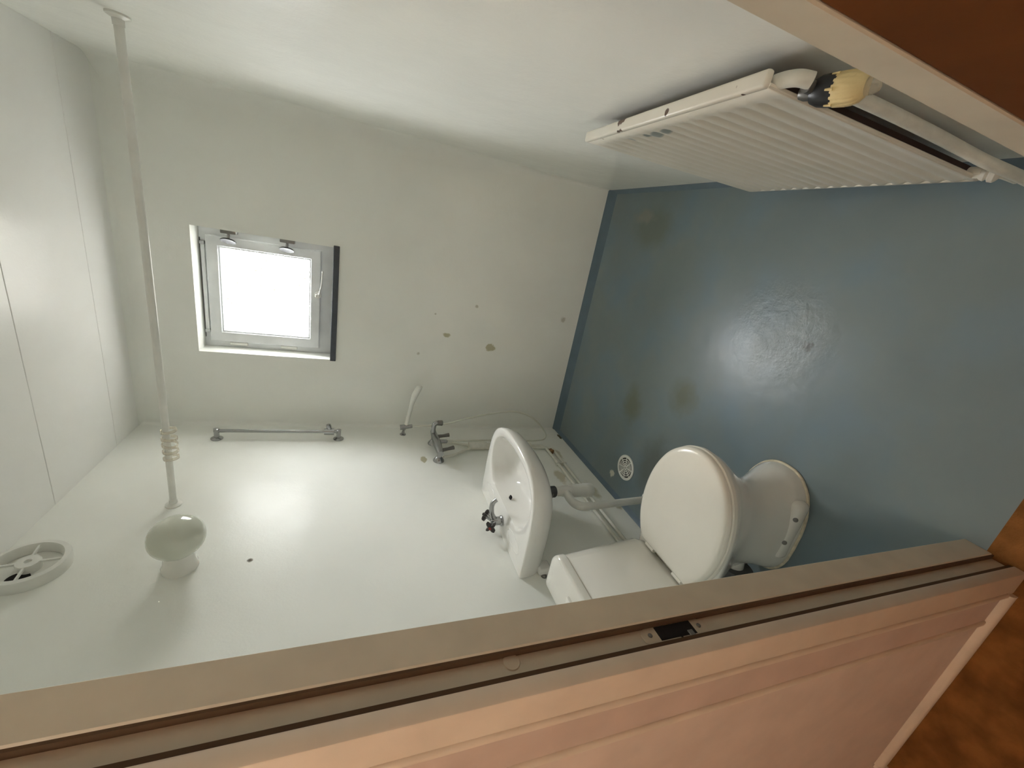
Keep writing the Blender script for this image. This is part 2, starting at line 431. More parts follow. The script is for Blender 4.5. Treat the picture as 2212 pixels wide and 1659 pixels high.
# hall outside the door
struct('hall_floor', MB().box(-1.35, .95, -1.4, .36, -.12, 0), M_HALLFLOOR, 'brown carpeted hall floor outside the bathroom', smooth=False)
struct('wall_hall', MB().box(-1.35, -1.245, -1.4, YH, -.1, ZC).box(.85, .95, -1.4, YH, -.1, ZC).box(-1.35, .95, -1.5, -1.4, -.1, ZC), M_HALLWALL, 'pinkish walls of the hall around the camera', smooth=False)
# hall side skin of the door wall (pinkish paint, skips the doorway)
struct('wall_hall_door_side', MB().box(-1.25, -.56, YH-.002, YH, -.1, ZC).box(.31, .86, YH-.002, YH, -.1, ZC).box(-.56, .31, YH-.002, YH, 2.08, ZC), M_HALLWALL, 'pinkish hall wall beside the bathroom doorway', smooth=False)
struct('ceiling_hall', MB().box(-1.35, .95, -1.5, YH, ZC, ZC+.1), M_CEIL, 'white hall ceiling', smooth=False)
hb = MB()
prof = [(YH-.002, 0), (YH-.018, 0), (YH-.019, .012), (YH-.016, .020), (YH-.010, .025), (YH-.002, .027)]
hb.loft([[(x, y, z) for y, z in prof] for x in (-1.235, -.577)])
struct('baseboard_hall', hb, M_CASING, 'low rounded pinkish skirting at the foot of the hall wall')
hb = MB()
prof2 = [(-1.245, 0), (-1.227, 0), (-1.226, .012), (-1.229, .020), (-1.235, .025), (-1.245, .027)]
hb.loft([[(x, y, z) for x, z in prof2] for y in (-1.38, YH-.004)])
struct('baseboard_hall_side', hb, M_CASING, 'low pinkish skirting of the hall side wall')
lamp = Thing('hall_lamp', (-.25, -.75, ZC), 'round warm ceiling lamp in the hall outside the bathroom', 'lamp')
lamp.part('canopy', MB().lathe([(.07, 0), (.07, -.02), (.05, -.03)], (-.25, -.75, ZC), (0, 0, 1), 24), M_PLASTIC)
tg = NT('warm_lamp_globe'); tg.color((.8, .7, .55)); tg.rough(.3)
tg.b.inputs['Emission Color'].default_value = (1, .88, .72, 1); tg.b.inputs['Emission Strength'].default_value = HALL_POWER
lamp.part('globe', MB().lathe([(.09*math.sin(math.pi*k/16), -.115+.09*math.cos(math.pi*k/16)) for k in range(17)], (-.25, -.75, ZC), (0, 0, 1), 24), tg.m)

# ------------------------------------------------------------------ window
YG = YB+REV
win = Thing('window_1', (-.55, YB, WZ0), 'small top-hung frosted window letting in daylight', kind='structure')
def ring_frame(mb, xo0, xo1, zo0, zo1, xi0, xi1, zi0, zi1, y0, y1, bev=.003):
    o = [(xo0, zo0), (xo1, zo0), (xo1, zo1), (xo0, zo1)]; i = [(xi0, zi0), (xi1, zi0), (xi1, zi1), (xi0, zi1)]
    b = bev
    def ins(q, s): 
        cx, cz = sum(p[0] for p in q)/4, sum(p[1] for p in q)/4
        return [(p[0]-s*math.copysign(1, p[0]-cx), p[1]-s*math.copysign(1, p[1]-cz)) for p in q]
    L = [[(x, y1, z) for x, z in o], [(x, y0+b, z) for x, z in o], [(x, y0, z) for x, z in ins(o, b)],
         [(x, y0, z) for x, z in ins(i, -b)], [(x, y0+b, z) for x, z in i], [(x, y1, z) for x, z in i]]
    return mb.loft(L+[L[0]], False, False)
frame = win.part('frame', ring_frame(MB(), WX0, WX1, WZ0, WZ1, -.842, -.270, 1.720, 2.268, YG, YG+.06), M_WINFRAME, angle=20)
sash = win.part('sash', ring_frame(MB(), -.849, -.264, 1.713, 2.274, -.790, -.318, 1.768, 2.216, YG-.016, YG+.04, .005), M_WINFRAME, angle=20)
win.part('glazing_bead', ring_frame(MB(), -.7905, -.3175, 1.7675, 2.2165, -.783, -.325, 1.775, 2.209, YG-.009, YG+.03, .003), M_WINFRAME, sash, angle=20)
pm = MB().box(-.789, -.319, YG+.006, YG+.012, 1.769, 2.215); win.part('pane', pm, M_PANE, smooth=False)
win.part('sill', MB().box(-.888, -.212, YB-.012, YG+.002, 1.612, WZ0+.0035, .002, 1), M_SILL, label='dark slate window sill')
tv = win.part('vent_rail', MB().box(-.805, -.300, YG-.014, YG, 2.279, 2.297, .003, 2), M_WINFRAME)
for x in (-.80, -.318):
    win.part('vent_end_cap', MB().box(x, x+.018, YG-.017, YG-.001, 2.276, 2.300, .002, 1), M_CHROME, tv)
win.part('vent_shadow_gap', MB().box(-.83, -.285, YG-.003, YG-.0005, 2.299, 2.303), M_GREY_RUBBER, tv)
hd = win.part('handle', MB().lathe([(.020, 0), (.019, .008), (.012, .012), (.010, .026)], (-.517, YG-.016, 1.726), (0, -1, 0), 20), M_PLASTIC)
win.part('handle_lever', MB().tube(spline([(-.517, YG-.036, 1.724), (-.50, YG-.042, 1.716), (-.45, YG-.044, 1.706), (-.372, YG-.044, 1.702)], 6), [.007]*4+[.0045]*15, 10), M_PLASTIC, hd)
for dx in (-.009, .009):
    win.part('screw', MB().lathe([(.003, 0), (.003, .002)], (-.517+dx, YG-.026, 1.734), (0, -1, 0), 8), M_DARKMETAL, hd)
for z in (2.14, 1.88):
    win.part('hinge', MB().box(-.868, -.851, YG-.014, YG, z-.045, z+.045, .003, 1), M_PLASTIC)
def hook(z, label):
    h = Thing('reveal_hook', (WX1, YB+.055, z), label, 'hook', 'hooks on the window reveal')
    x = WX1
    h.part('plate', MB().box(x-.020, x, YB+.030, YB+.075, z-.036, z+.036, .004, 2), M_DARKMETAL)
    h.part('stem', MB().tube([(x-.018, YB+.05, z+.002), (x-.050, YB+.044, z+.003)], .007, 10), M_CHROME)
    h.part('round_head', MB().lathe([(.006, 0), (.030, .003), (.036, .008), (.0355, .012), (.020, .009), (.004, .008)], (x-.048, YB+.044, z+.003), (-.9, -.42, .03), 28), M_HOOK)
hook(2.150, 'round-headed metal hook on the window side, nearer the ceiling')
hook(1.878, 'round-headed metal hook on the window side, nearer the dark sill')

# ------------------------------------------------------------------ curtain rail and rings
YR, ZR = 1.82, 2.203
rail = Thing('shower_curtain_rail', (XL, YR, ZR), 'thin white shower curtain rail running across the room under the ceiling', 'curtain rail')
rail.part('rod', MB().tube([(XL+.003, YR, ZR), (-.8, YR, ZR-.003), (-.2, YR, ZR-.003), (XR-.003, YR, ZR)], .0125, 18), M_PLASTIC)
for x, s in ((XL, 1), (XR, -1)):
    rail.part('end_flange', MB().lathe([(.030, 0), (.030, .005), (.022, .009), (.0150, .012), (.0145, .03)], (x, YR, ZR), (s, 0, 0), 24), M_PLASTIC)
ring0 = None
ringpos = [(-.972, 'clear plastic curtain ring hanging furthest from the basin wall'), (-1.008, 'clear plastic curtain ring hanging second from the window side'),
           (-1.036, 'clear plastic curtain ring hanging in the middle of the five'), (-1.066, 'clear plastic curtain ring hanging second from the basin wall'), (-1.098, 'clear plastic curtain ring hanging nearest the basin wall')]
for i, (x, lab) in enumerate(ringpos):
    R = .027
    a = Vector((1, .10*math.sin(i*2.1), .14*math.cos(i*1.7)))
    rg = MB().lathe([(R, -.006), (R+.0012, 0), (R, .006), (R-.003, .0055), (R-.0035, 0), (R-.003, -.0055), (R, -.006)], (x, YR, ZR+.0125-R+.004), a, 32, caps=False).build('curtain_ring', M_RING)
    tag(rg, lab, 'curtain ring', 'curtain rings on the rail')

# ------------------------------------------------------------------ wall lamp
LY, LZ, LX = 1.445, 2.060, -1.188
wl = Thing('wall_lamp', (XL, LY, LZ), 'round opal glass wall lamp without a shade beside the curtain rail', 'lamp')
wl.part('base', MB().lathe([(.056, 0), (.056, .010), (.050, .022), (.047, .055), (.050, .085)], (XL, LY, LZ), (1, 0, 0), 40), M_PORC)
R = .086
prof = [(.050, .074)]
for k in range(1, 17):
    a = math.radians(-52+142*k/16); prof.append((R*math.cos(a), .136+.074*math.sin(a)))
wl.part('globe', MB().lathe(prof, (XL, LY, LZ), (1, 0, 0), 48), M_OPAL)

# ------------------------------------------------------------------ extractor vent high on the left wall
VY, VZ, VR = 1.492, 2.492, .105
vt = Thing('ventilation_valve', (XL, VY, VZ), 'round white ventilation valve high on the wall by the ceiling', 'vent')
vt.part('outer_ring', MB().lathe([(VR*.99, 0), (VR, .004), (VR, .034), (VR*.97, .040), (VR*.83, .042), (VR*.80, .036), (VR*.78, .006)], (XL, VY, VZ), (1, 0, 0), 56, caps=False), M_PLASTIC)
vt.part('duct_back', MB().lathe([(VR*.80, .001), (VR*.80, .005)], (XL, VY, VZ), (1, 0, 0), 40), M_PLASTIC)
vt.part('duct_hole', MB().lathe([(.030, 0), (.030, .003)], (XL+.005, VY-.045, VZ+.006), (1, 0, 0), 24), M_VOID)
vt.part('hub', MB().lathe([(.030, .006), (.032, .032), (.030, .037), (.010, .037), (.008, .030)], (XL, VY+.003, VZ), (1, 0, 0), 32), M_PLASTIC)
for a in (math.radians(8), math.radians(98), math.radians(188), math.radians(278)):
    d = Vector((0, math.cos(a), math.sin(a))); s = Vector((0, -math.sin(a), math.cos(a)))*.0028
    mb = MB(); c = Vector((XL, VY, VZ)); L = []
    for t in (.028, VR*.82):
        p = c+d*t; L.append([p+s+Vector((.028, 0, 0)), p-s+Vector((.028, 0, 0)), p-s+Vector((.036, 0, 0)), p+s+Vector((.036, 0, 0))])
    vt.part('spoke', mb.loft(L), M_PLASTIC)

# ------------------------------------------------------------------ shower riser rail
RY = 2.408
rr = Thing('shower_riser_rail', (XL, RY, 1.57), 'chrome shower riser rail upright on the wall near the window', 'shower rail')
for z in (2.200, 1.572):
    br = rr.part('bracket', MB().lathe([(.030, 0), (.030, .004), (.024, .008), (.013, .013), (.013, .055), (.015, .062), (.006, .066)], (XL, RY, z), (1, 0, 0), 24), M_CHROME)
rr.part('rail_tube', MB().tube([(XL+.05, RY, 1.560), (XL+.05, RY, 2.212)], .0095, 16), M_CHROME)
sl = MB().tube([(XL+.05, RY, 1.598), (XL+.05, RY, 1.652)], .020, 18)
sl.lathe([(.013, 0), (.015, .02), (.012, .03)], (XL+.066, RY+.004, 1.625), (1, .15, .25), 16)
rr.part('slider', sl, M_CHROME)

# ------------------------------------------------------------------ hand shower and bracket
hs = Thing('hand_shower', (XL, 2.470, 1.18), 'white hand shower lying out from its small chrome wall bracket', 'hand shower')
bk = MB().lathe([(.020, 0), (.019, .004), (.010, .010), (.007, .035)], (XL, 2.470, 1.181), (1, 0, -.05), 20)
bk.tube([(XL+.030, 2.470, 1.180), (XL+.055, 2.462, 1.176)], [.007, .011], 12)
bk.tube([(-1.272, 2.452, 1.205), (-1.262, 2.452, 1.128)], [.017, .012], 16)
bk.tube([(-1.29, 2.46, 1.178), (-1.252, 2.452, 1.168)], .011, 12)
hs.part('bracket', bk, M_CHROME)
path = spline([(-1.250, 2.452, 1.166), (-1.20, 2.450, 1.160), (-1.14, 2.448, 1.152), (-1.09, 2.446, 1.145), (-1.04, 2.444, 1.134), (-.995, 2.442, 1.118), (-.972, 2.441, 1.108)], 5)
m = len(path); hb = MB(); loops = []
for i, p in enumerate(path):
    t = i/(m-1)
    w = .014 if t < .45 else .014+.018*math.sin(math.pi*min(1, (t-.45)/.55*.9))
    hgt = .0135 if t < .45 else .0135+.007*math.sin(math.pi*min(1, (t-.45)/.55*.9))
    if i == m-1: w *= .4; hgt *= .4
    loops.append([p+Vector((0, w*math.cos(a), hgt*math.sin(a))) for a in [2*math.pi*k/20 for k in range(20)]])
hs.part('handset', hb.loft(loops), M_PLASTIC)
hose = MB().tube(spline([(-1.258, 2.450, 1.128), (-1.245, 2.43, 1.03), (-1.215, 2.41, .90), (-1.172, 2.40, .777), (-1.133, 2.40, .62), (-1.112, 2.40, .455), (-1.150, 2.395, .315), (-1.235, 2.375, .212), (-1.283, 2.335, .205), (-1.292, 2.315, .30), (-1.288, 2.312, .60), (-1.275, 2.28, .82), (-1.262, 2.262, .945)], 10), .0062, 12)
tag(hose.build('shower_hose', M_HOSE), 'thin pale shower hose hanging in a loop below the mixer', 'hose')

# ------------------------------------------------------------------ wall mixer
mx = Thing('shower_mixer', (XL, 2.245, .99), 'chrome two-handle shower mixer on the wall beyond the basin', 'mixer tap')
for y, z in ((2.348, 1.0), (2.139, .996)):
    mx.part('wall_flange', MB().lathe([(.034, 0), (.033, .006), (.022, .022), (.015, .030), (.015, .062)], (XL, y, z), (1, 0, 0), 24), M_CHROME)
mx.part('body', MB().tube([(-1.268, 2.105, .997), (-1.268, 2.14, .997), (-1.268, 2.2, .997), (-1.268, 2.245, .998), (-1.268, 2.30, .999), (-1.266, 2.348, 1.0), (-1.264, 2.385, 1.0)], [.018, .021, .024, .027, .023, .021, .018], 20), M_CHROME)
spt = mx.part('spout', MB().tube(spline([(-1.262, 2.345, 1.003), (-1.235, 2.350, 1.008), (-1.200, 2.356, 1.004), (-1.185, 2.358, .985)], 5), .015, 16), M_CHROME)
mx.part('spout_outlet', MB().lathe([(.016, 0), (.018, -.03), (.014, -.034)], (-1.188, 2.358, .985), (0, 0, 1), 18), M_DARKMETAL, spt)
for y, dy in ((2.322, .012), (2.150, .022)):
    hdl = MB().tube([(-1.268, y, .985), (-1.266, y+dy*.5, .945), (-1.262, y+dy, .905)], [.012, .010, .013], 14)
    mx.part('handle', hdl, M_DARKMETAL)
mx.part('hose_outlet', MB().lathe([(.013, 0), (.012, -.05), (.008, -.055)], (-1.266, 2.255, .985), (0, 0, 1), 16), M_CHROME)

# ------------------------------------------------------------------ supply pipes on the left wall
pa = spline([(-1.316, 2.335, .965), (-1.316, 2.330, .88), (-1.316, 2.300, .80), (-1.316, 2.284, .74), (-1.316, 2.283, .5), (-1.316, 2.283, .30), (-1.316, 2.275, .245), (-1.316, 2.245, .226), (-1.316, 2.15, .224), (-1.316, 1.8, .222), (-1.316, 1.3, .219), (-1.316, .90, .217)], 6)
pb = spline([(-1.316, 2.150, .965), (-1.316, 2.17, .90), (-1.316, 2.235, .80), (-1.316, 2.258, .74), (-1.316, 2.258, .5), (-1.316, 2.258, .27), (-1.316, 2.250, .205), (-1.316, 2.22, .183), (-1.316, 2.12, .180), (-1.316, 1.8, .180), (-1.316, 1.3, .178), (-1.316, .90, .177)], 6)
tp = Thing('supply_pipes', (-1.316, 2.28, .18), 'pair of white painted water pipes clipped along the wall under the basin', 'pipes')
tp.part('pipe_run', MB().tube(pa, .0088, 12), M_PIPEPAINT, label='upper pipe')
tp.part('pipe_run', MB().tube(pb, .0088, 12), M_PIPEPAINT, label='lower pipe')
tp.part('pipe_collar', MB().tube([(-1.307, 2.27, .66), (-1.307, 2.27, .78)], .026, 18), M_PIPEPAINT)
tp.part('pipe_collar', MB().tube([(-1.311, 2.27, .34), (-1.311, 2.27, .66)], .0225, 18), M_PIPEPAINT)
tp.part('rusty_clip', MB().lathe([(.016, -.014), (.018, -.005), (.014, .006), (.017, .012)], (-1.315, 2.205, .205), (0, .9, .3), 12), M_RUST, label='rusty brown pipe clip')
for y in (2.05, 1.62, 1.18):
    tp.part('pipe_clip', MB().box(XL+.001, XL+.028, y-.007, y+.007, .164, .236, .003, 1), M_PIPEPAINT)

# ------------------------------------------------------------------ wash basin
BY = 1.517
def mirror(half):   # half outline, from -y wall end to the front tip
    return half+[(x, -y) for x, y in reversed(half[:-1])]
def smooth2(pts, per=8):
    return [(p.x, p.y) for p in spline([(x, y, 0) for x, y in pts], per)]
O_half = [(-1.083, -.322), (-.985, -.302), (-.918, -.255), (-.878, -.180), (-.860, -.09), (-.855, 0)]
O = [(XL+.001, -.322), (-1.16, -.325)]+smooth2(mirror(O_half))+[(-1.16, .325), (XL+.001, .322)]
B = [(p.x, p.y) for p in spline([(x, y, 0) for x, y in mirror([(-1.195, -.12), (-1.183, -.195), (-1.12, -.250), (-1.03, -.268), (-.962, -.238), (-.918, -.160), (-.901, -.07), (-.898, 0)])], 8, closed=True)]
C0 = (-1.10, 0)
angs = sorted([2*math.pi*k/112 for k in range(112)]+[math.atan2(s*.322, XL+.001+1.10) % (2*math.pi) for s in (-1, 1)])
Oo = radial(O, C0, angs); Bo = radial(B, C0, angs)
def lp(poly, z, s=1.0, c=C0, wall=True, dz=None):
    out = []
    for x, y in poly:
        X, Y = c[0]+(x-c[0])*s, c[1]+(y-c[1])*s
        out.append(Vector((X, BY+Y, z)))
    return out
def inset(poly, d):
    return [(x+(C0[0]-x)*d/math.hypot(x-C0[0], y), y-y*d/math.hypot(x-C0[0], y)) if x > XL+.004 else (x, y*(1-d/.33)) for x, y in poly]
def wallscale(poly, s, cx=-1.20):     # shrink sideways and from the front; stay on the wall
    return [(XL+.001+(x-XL-.001)*s if True else x, y*s) for x, y in poly]
bas = Thing('wash_basin', (XL, BY, .60), 'white ceramic wash basin mounted on the wall between mixer and toilet', 'basin')
bm_ = MB()
loops = [lp(wallscale(Oo, .18), .615), lp(wallscale(Oo, .42), .622), lp(wallscale(Oo, .62), .642), lp(wallscale(Oo, .80), .675), lp(wallscale(Oo, .92), .705),
         lp(wallscale(Oo, .975), .735), lp(Oo, .775), lp(Oo, .796), lp(inset(Oo, .003), .8015), lp(inset(Oo, .010), .8035)]
# flat deck, then the bowl
def blend(a, b, t): return [(p[0]*(1-t)+q[0]*t, p[1]*(1-t)+q[1]*t) for p, q in zip(a, b)]
io = inset(Oo, .012)
loops += [lp(blend(io, Bo, .5), .8010), lp(blend(io, Bo, .88), .7995), lp(Bo, .7960)]
Cb = (-1.075, 0)
for s, z in ((.975, .782), (.95, .760), (.91, .735), (.84, .708), (.72, .686), (.54, .672), (.30, .664), (.10, .660)):
    loops.append([Vector((Cb[0]+(x-Cb[0])*s, BY+y*s, z)) for x, y in Bo])
bowl = bas.part('bowl', bm_.loft(loops, True, True), M_BASIN, angle=60)
bas.part('waste_plug', MB().lathe([(.022, 0), (.022, .003), (.016, .004), (.004, .004)], (-1.075, BY, .6605), (0, 0, 1), 24), M_CHROME, bowl)
# overflow slot in the back slope of the bowl
ov = MB()
for k in range(1):
    L1 = []; L2 = []
    for a in [2*math.pi*i/20 for i in range(20)]:
        yy, zz = .013*math.cos(a), .0042*math.sin(a)
        L1.append((-1.186+(-.35)*zz, BY+.03+yy, .756+zz)); L2.append((-1.176+(-.35)*zz, BY+.03+yy, .752+zz))
    ov.loft([L1, L2])
bas.part('overflow_slot', ov, M_VOID, bowl)
for s in (-1, 1):
    mb = MB(); pts = [(-1.255+.028*math.cos(a), BY+s*.185+.075*math.sin(a), .8000) for a in [2*math.pi*k/36 for k in range(36)]]
    mb.tube(pts, .0026, 8, closed=True); bas.part('soap_recess', mb, M_BASIN)
for dy in (-.295, .295):
    mb = MB().lathe([(.013, 0), (.013, .005), (.007, .010)], (XL, BY+dy-.03*(1 if dy < 0 else -1), .690), (1, 0, 0), 16)
    bas.part('fixing_bolt', mb, M_DARKMETAL)
    bas.part('wall_bracket', MB().box(XL, XL+.035, BY+dy-.03, BY+dy+.03, .655, .715, .010, 3), M_BASIN)

tap = Thing('basin_tap', (-1.272, BY-.025, .803), 'chrome basin tap with two dark star-shaped handles', 'tap')
ty = BY-.025
tap.part('body', MB().lathe([(.025, 0), (.025, .004), (.0205, .008), (.020, .046), (.017, .052), (.006, .056)], (-1.272, ty, .803), (0, 0, 1), 24), M_CHROME)
tap.part('spout', MB().tube(spline([(-1.268, ty+.002, .835), (-1.235, ty+.002, .856), (-1.19, ty+.002, .866), (-1.165, ty+.002, .862), (-1.150, ty+.002, .848)], 6), [.0135]*6+[.012]*12+[.0105]*7, 16), M_CHROME)
def star(cx, cy, cz, axis, r=.029):
    a = Vector(axis).normalized(); u = a.orthogonal().normalized(); w = a.cross(u); c = Vector((cx, cy, cz)); loops = []
    for h, k in ((-.008, .86), (-.006, 1.0), (.006, 1.0), (.010, .86), (.012, .5)):
        loops.append([c+a*h+k*r*(.70+.30*math.cos(4*t))*(math.cos(t)*u+math.sin(t)*w) for t in [2*math.pi*i/48 for i in range(48)]])
    return MB().loft(loops)
for s in (-1, 1):
    ax = Vector((.05, s*.80, .60))
    tap.part('valve_arm', MB().tube([(-1.272, ty, .838), Vector((-1.272, ty, .838))+ax*.045], [.014, .0115], 14), M_CHROME)
    p = Vector((-1.272, ty, .838))+ax*.054
    sh = tap.part('star_handle', star(p.x, p.y, p.z, ax), M_STAR)
    if s == -1: hot = sh
dotm = simple('red_dot', (.28, .03, .02), .4)
p = Vector((-1.272, ty, .838))+Vector((.05, -.80, .60))*.0665
tap.part('hot_mark', MB().lathe([(.007, 0), (.006, .001)], p, (.05, -.8, .6), 16), dotm, hot)

# ------------------------------------------------------------------ basin waste
TX, TY = -1.150, 1.534
tr = Thing('basin_trap', (TX, 1.43, 0), 'white plastic bottle trap and waste pipe under the basin', 'waste pipe')
tail = tr.part('tail_pipe', MB().tube([(TX, TY, .62), (TX, TY, .50)], .018, 18), M_PLASTIC)
tr.part('grey_nut', MB().lathe([(.027, -.022), (.029, -.018), (.029, .018), (.025, .022)], (TX, TY, .545), (0, 0, 1), 20), M_GREY_RUBBER, tail, label='dark grey coupling nut')
tr.part('trap_body', MB().lathe([(.020, .52), (.024, .505), (.024, .490), (.028, .480), (.028, .440), (.033, .435), (.034, .360), (.036, .355), (.036, .318), (.030, .308)], (TX, TY, 0), (0, 0, 1), 28), M_PLASTIC)
tr.part('side_arm', MB().tube(spline([(TX, TY-.02, .465), (TX, TY-.065, .468), (TX-.002, TY-.100, .458), (TX-.004, TY-.122, .430), (TX-.004, TY-.126, .395)], 6), .021, 18), M_PLASTIC)
tr.part('waste_pipe_run', MB().tube([(TX-.004, TY-.126, .405), (TX-.004, TY-.112, .20), (TX-.004, TY-.100, 0)], .0185, 20), M_PLASTIC)
tr.part('floor_collar', MB().lathe([(.034, 0), (.033, .03), (.026, .036), (.020, .040)], (TX-.004, TY-.100, 0), (0, 0, 1), 24), M_PLASTIC)
tr.part('pop_up_rod', MB().tube([(TX+.01, TY-.03, .548), (TX-.03, TY-.06, .575), (TX-.06, TY-.075, .62)], .004, 8), M_DARKMETAL)

# ------------------------------------------------------------------ floor drain
DX, DY, DR = -1.118, 1.683, .074
dr = Thing('floor_drain', (DX, DY, 0), 'round white slotted floor drain near the basin wall', 'drain')
dr.part('drain_hole', MB().lathe([(DR*.93, .0002), (DR*.93, .0012)], (DX, DY, 0), (0, 0, 1), 32), M_VOID)
dr.part('rim', MB().lathe([(DR, 0), (DR, .004), (DR*.97, .006), (DR*.80, .006), (DR*.78, .001)], (DX, DY, 0), (0, 0, 1), 48, caps=False), M_PLASTIC)
for k, r in enumerate((.64, .48, .32, .16)):
    dr.part('grille_ring', MB().lathe([(DR*(r+.035), .001), (DR*(r+.035), .005), (DR*(r-.035), .005), (DR*(r-.035), .001)], (DX, DY, 0), (0, 0, 1), 36, caps=False), M_PLASTIC)
for k in range(8):
    a = math.pi*k/4+.2; d = Vector((math.cos(a), math.sin(a), 0)); s = Vector((-d.y, d.x, 0))*.0028; L = []
    for t in (.06, .80):
        p = Vector((DX, DY, 0))+d*DR*t
        L.append([p+s+Vector((0, 0, .001)), p-s+Vector((0, 0, .001)), p-s+Vector((0, 0, .0054)), p+s+Vector((0, 0, .0054))])
    dr.part('grille_spoke', MB().loft(L), M_PLASTIC)

# ------------------------------------------------------------------ toilet
CY = .872
wc = Thing('toilet', (-.90, CY, 0), 'white close-coupled toilet with lid closed beside the doorway', 'toilet')
lid_half = [(-.972, -.120), (-.940, -.146), (-.87, -.176), (-.78, -.186), (-.69, -.174), (-.61, -.139), (-.556, -.085), (-.534, -.035), (-.530, 0)]
LID = smooth2(mirror(lid_half), 8)
Ct = (-.76, 0); an = [2*math.pi*k/96 for k in range(96)]
corner = [math.atan2(s*.120, -.972+.76) % (2*math.pi) for s in (-1, 1)]
an = sorted(an+corner); Lo = radial(LID, Ct, an)
def tl(poly, z, d=0.0, dome=0.0):
    out = []
    for x, y in poly:
        r = math.hypot(x-Ct[0], y); k = (r-d)/r
        out.append(Vector((Ct[0]+(x-Ct[0])*k, CY+y*k, z)))
    return out
def ts(poly, z, s): return [Vector((Ct[0]+(x-Ct[0])*s, CY+y*s, z)) for x, y in poly]
lidm = MB().loft([tl(Lo, .4235, .006), tl(Lo, .4250, 0), tl(Lo, .436, 0), tl(Lo, .4425, .004), tl(Lo, .4460, .012), tl(Lo, .4475, .026), ts(Lo, .4490, .6), ts(Lo, .4498, .3), ts(Lo, .4500, .05)])
lid = wc.part('lid', lidm, M_SEAT, angle=50)
wc.part('seat', MB().loft([tl(Lo, .4035, .004), tl(Lo, .4045, -.002), tl(Lo, .4185, -.003), tl(Lo, .4222, .001), tl(Lo, .4228, .010)]), M_SEAT, angle=50)
for dy in (-.075, .075):
    wc.part('lid_hinge', MB().tube([(-.980, CY+dy-.022, .428), (-.980, CY+dy+.022, .428)], .011, 14), M_SEAT, lid)
def pan_loop(xf, xb, ry, z, wide=.45, pf=2.1, pb=2.6):
    """egg-shaped outline: xf front, xb back, ry half width, widest point a fraction from the back"""
    cx = xb+(xf-xb)*wide; out = []
    for a in [2*math.pi*k/80 for k in range(80)]:
        c, s = math.cos(a), math.sin(a); p = pf if c > 0 else pb
        rad = (xf-cx) if c > 0 else (cx-xb)
        out.append(Vector((cx+rad*math.copysign(abs(c)**(2/p), c), CY+ry*math.copysign(abs(s)**(2/p), s), z)))
    return out
pl = [pan_loop(-.594, -.995, .134, 0, .45, 2.3, 3.2), pan_loop(-.594, -.995, .134, .018, .45, 2.3, 3.2), pan_loop(-.606, -.992, .126, .045, .45, 2.2, 3.0),
      pan_loop(-.628, -.99, .112, .09, .45), pan_loop(-.645, -.99, .103, .14, .45), pan_loop(-.648, -1.0, .102, .185, .45),
      pan_loop(-.630, -1.02, .112, .235, .45), pan_loop(-.600, -1.08, .132, .285, .46), pan_loop(-.565, -1.14, .156, .335, .5),
      pan_loop(-.542, -1.17, .174, .372, .54, 2.1, 3.0), pan_loop(-.536, -1.18, .180, .392, .55, 2.1, 3.0), pan_loop(-.538, -1.18, .178, .400, .55, 2.1, 3.0), pan_loop(-.548, -1.17, .170, .403, .55, 2.1, 3.0)]
wc.part('pan', MB().loft(pl), M_PORC, angle=60)
sl_ = pan_loop(-.592, -.996, .136, .004, .45, 2.3, 3.2)
wc.part('sealant_bead', MB().tube([p+Vector((0, 0, random.uniform(-.0015, .0015))) for p in sl_], .0058, 8, closed=True), M_SEAL, label='uneven cream sealant bead round the foot')
# moulded foot flange with fixing screws on the near side
ff = MB(); ff.box(-.905, -.665, CY-.133, CY-.080, .0, .060, .025, 5)
boss = wc.part('foot_boss', ff, M_PORC, angle=60)
for x in (-.728, -.826):
    wc.part('floor_screw', MB().lathe([(.0085, 0), (.0080, .002), (.003, .003)], (x, CY-.1255, .0520), (0, -.7, .7), 14), M_DARKMETAL, boss)
wc.part('soil_outlet', MB().tube([(-.95, CY-.03, .15), (-1.06, CY-.06, .16), (-1.20, CY-.06, .165), (XL, CY-.06, .165)], .052, 24), M_PORC)
wc.part('outlet_seal', MB().tube([(-.975, CY-.06, .150), (-1.10, CY-.06, .160)], .068, 24), M_GREY_RUBBER, label='dark rubber outlet connector')
# cistern
def rrect(x0, x1, hw, z, r=.055, cy=CY, n=8):
    out = []
    for (cx, cyy, a0) in ((x1-r, cy+hw-r, 0), (x0+.012, cy+hw-.012, 90), (x0+.012, cy-hw+.012, 180), (x1-r, cy-hw+r, 270)):
        rr_ = r if cx > (x0+x1)/2 else .012
        for k in range(n+1):
            a = math.radians(a0+90*k/n); out.append(Vector((cx+rr_*math.cos(a), cyy+rr_*math.sin(a), z)))
    return out
XB = -1.195
cs = wc.part('cistern', MB().loft([rrect(XB, -1.02, .145, .402), rrect(XB, -.998, .168, .416, .06), rrect(XB, -.992, .172, .450, .06), rrect(XB, -1.012, .170, .60, .06), rrect(XB, -1.033, .166, .747, .058), rrect(XB+.006, -1.039, .160, .7495, .055)]), M_PORC, angle=60)
clid = wc.part('cistern_lid', MB().loft([rrect(XB+.01, -1.045, .154, .7525, .050), rrect(XB-.002, -1.030, .169, .7530, .058), rrect(XB-.002, -1.031, .168, .774, .058), rrect(XB, -1.034, .165, .781, .057), rrect(XB+.008, -1.044, .156, .785, .052), rrect(XB+.03, -1.08, .12, .787, .04)]), M_PORC, angle=60)
wc.part('flush_plate', MB().box(-1.155, -1.085, CY-.105, CY+.005, .785, .797, .004, 2), M_PORC, clid)

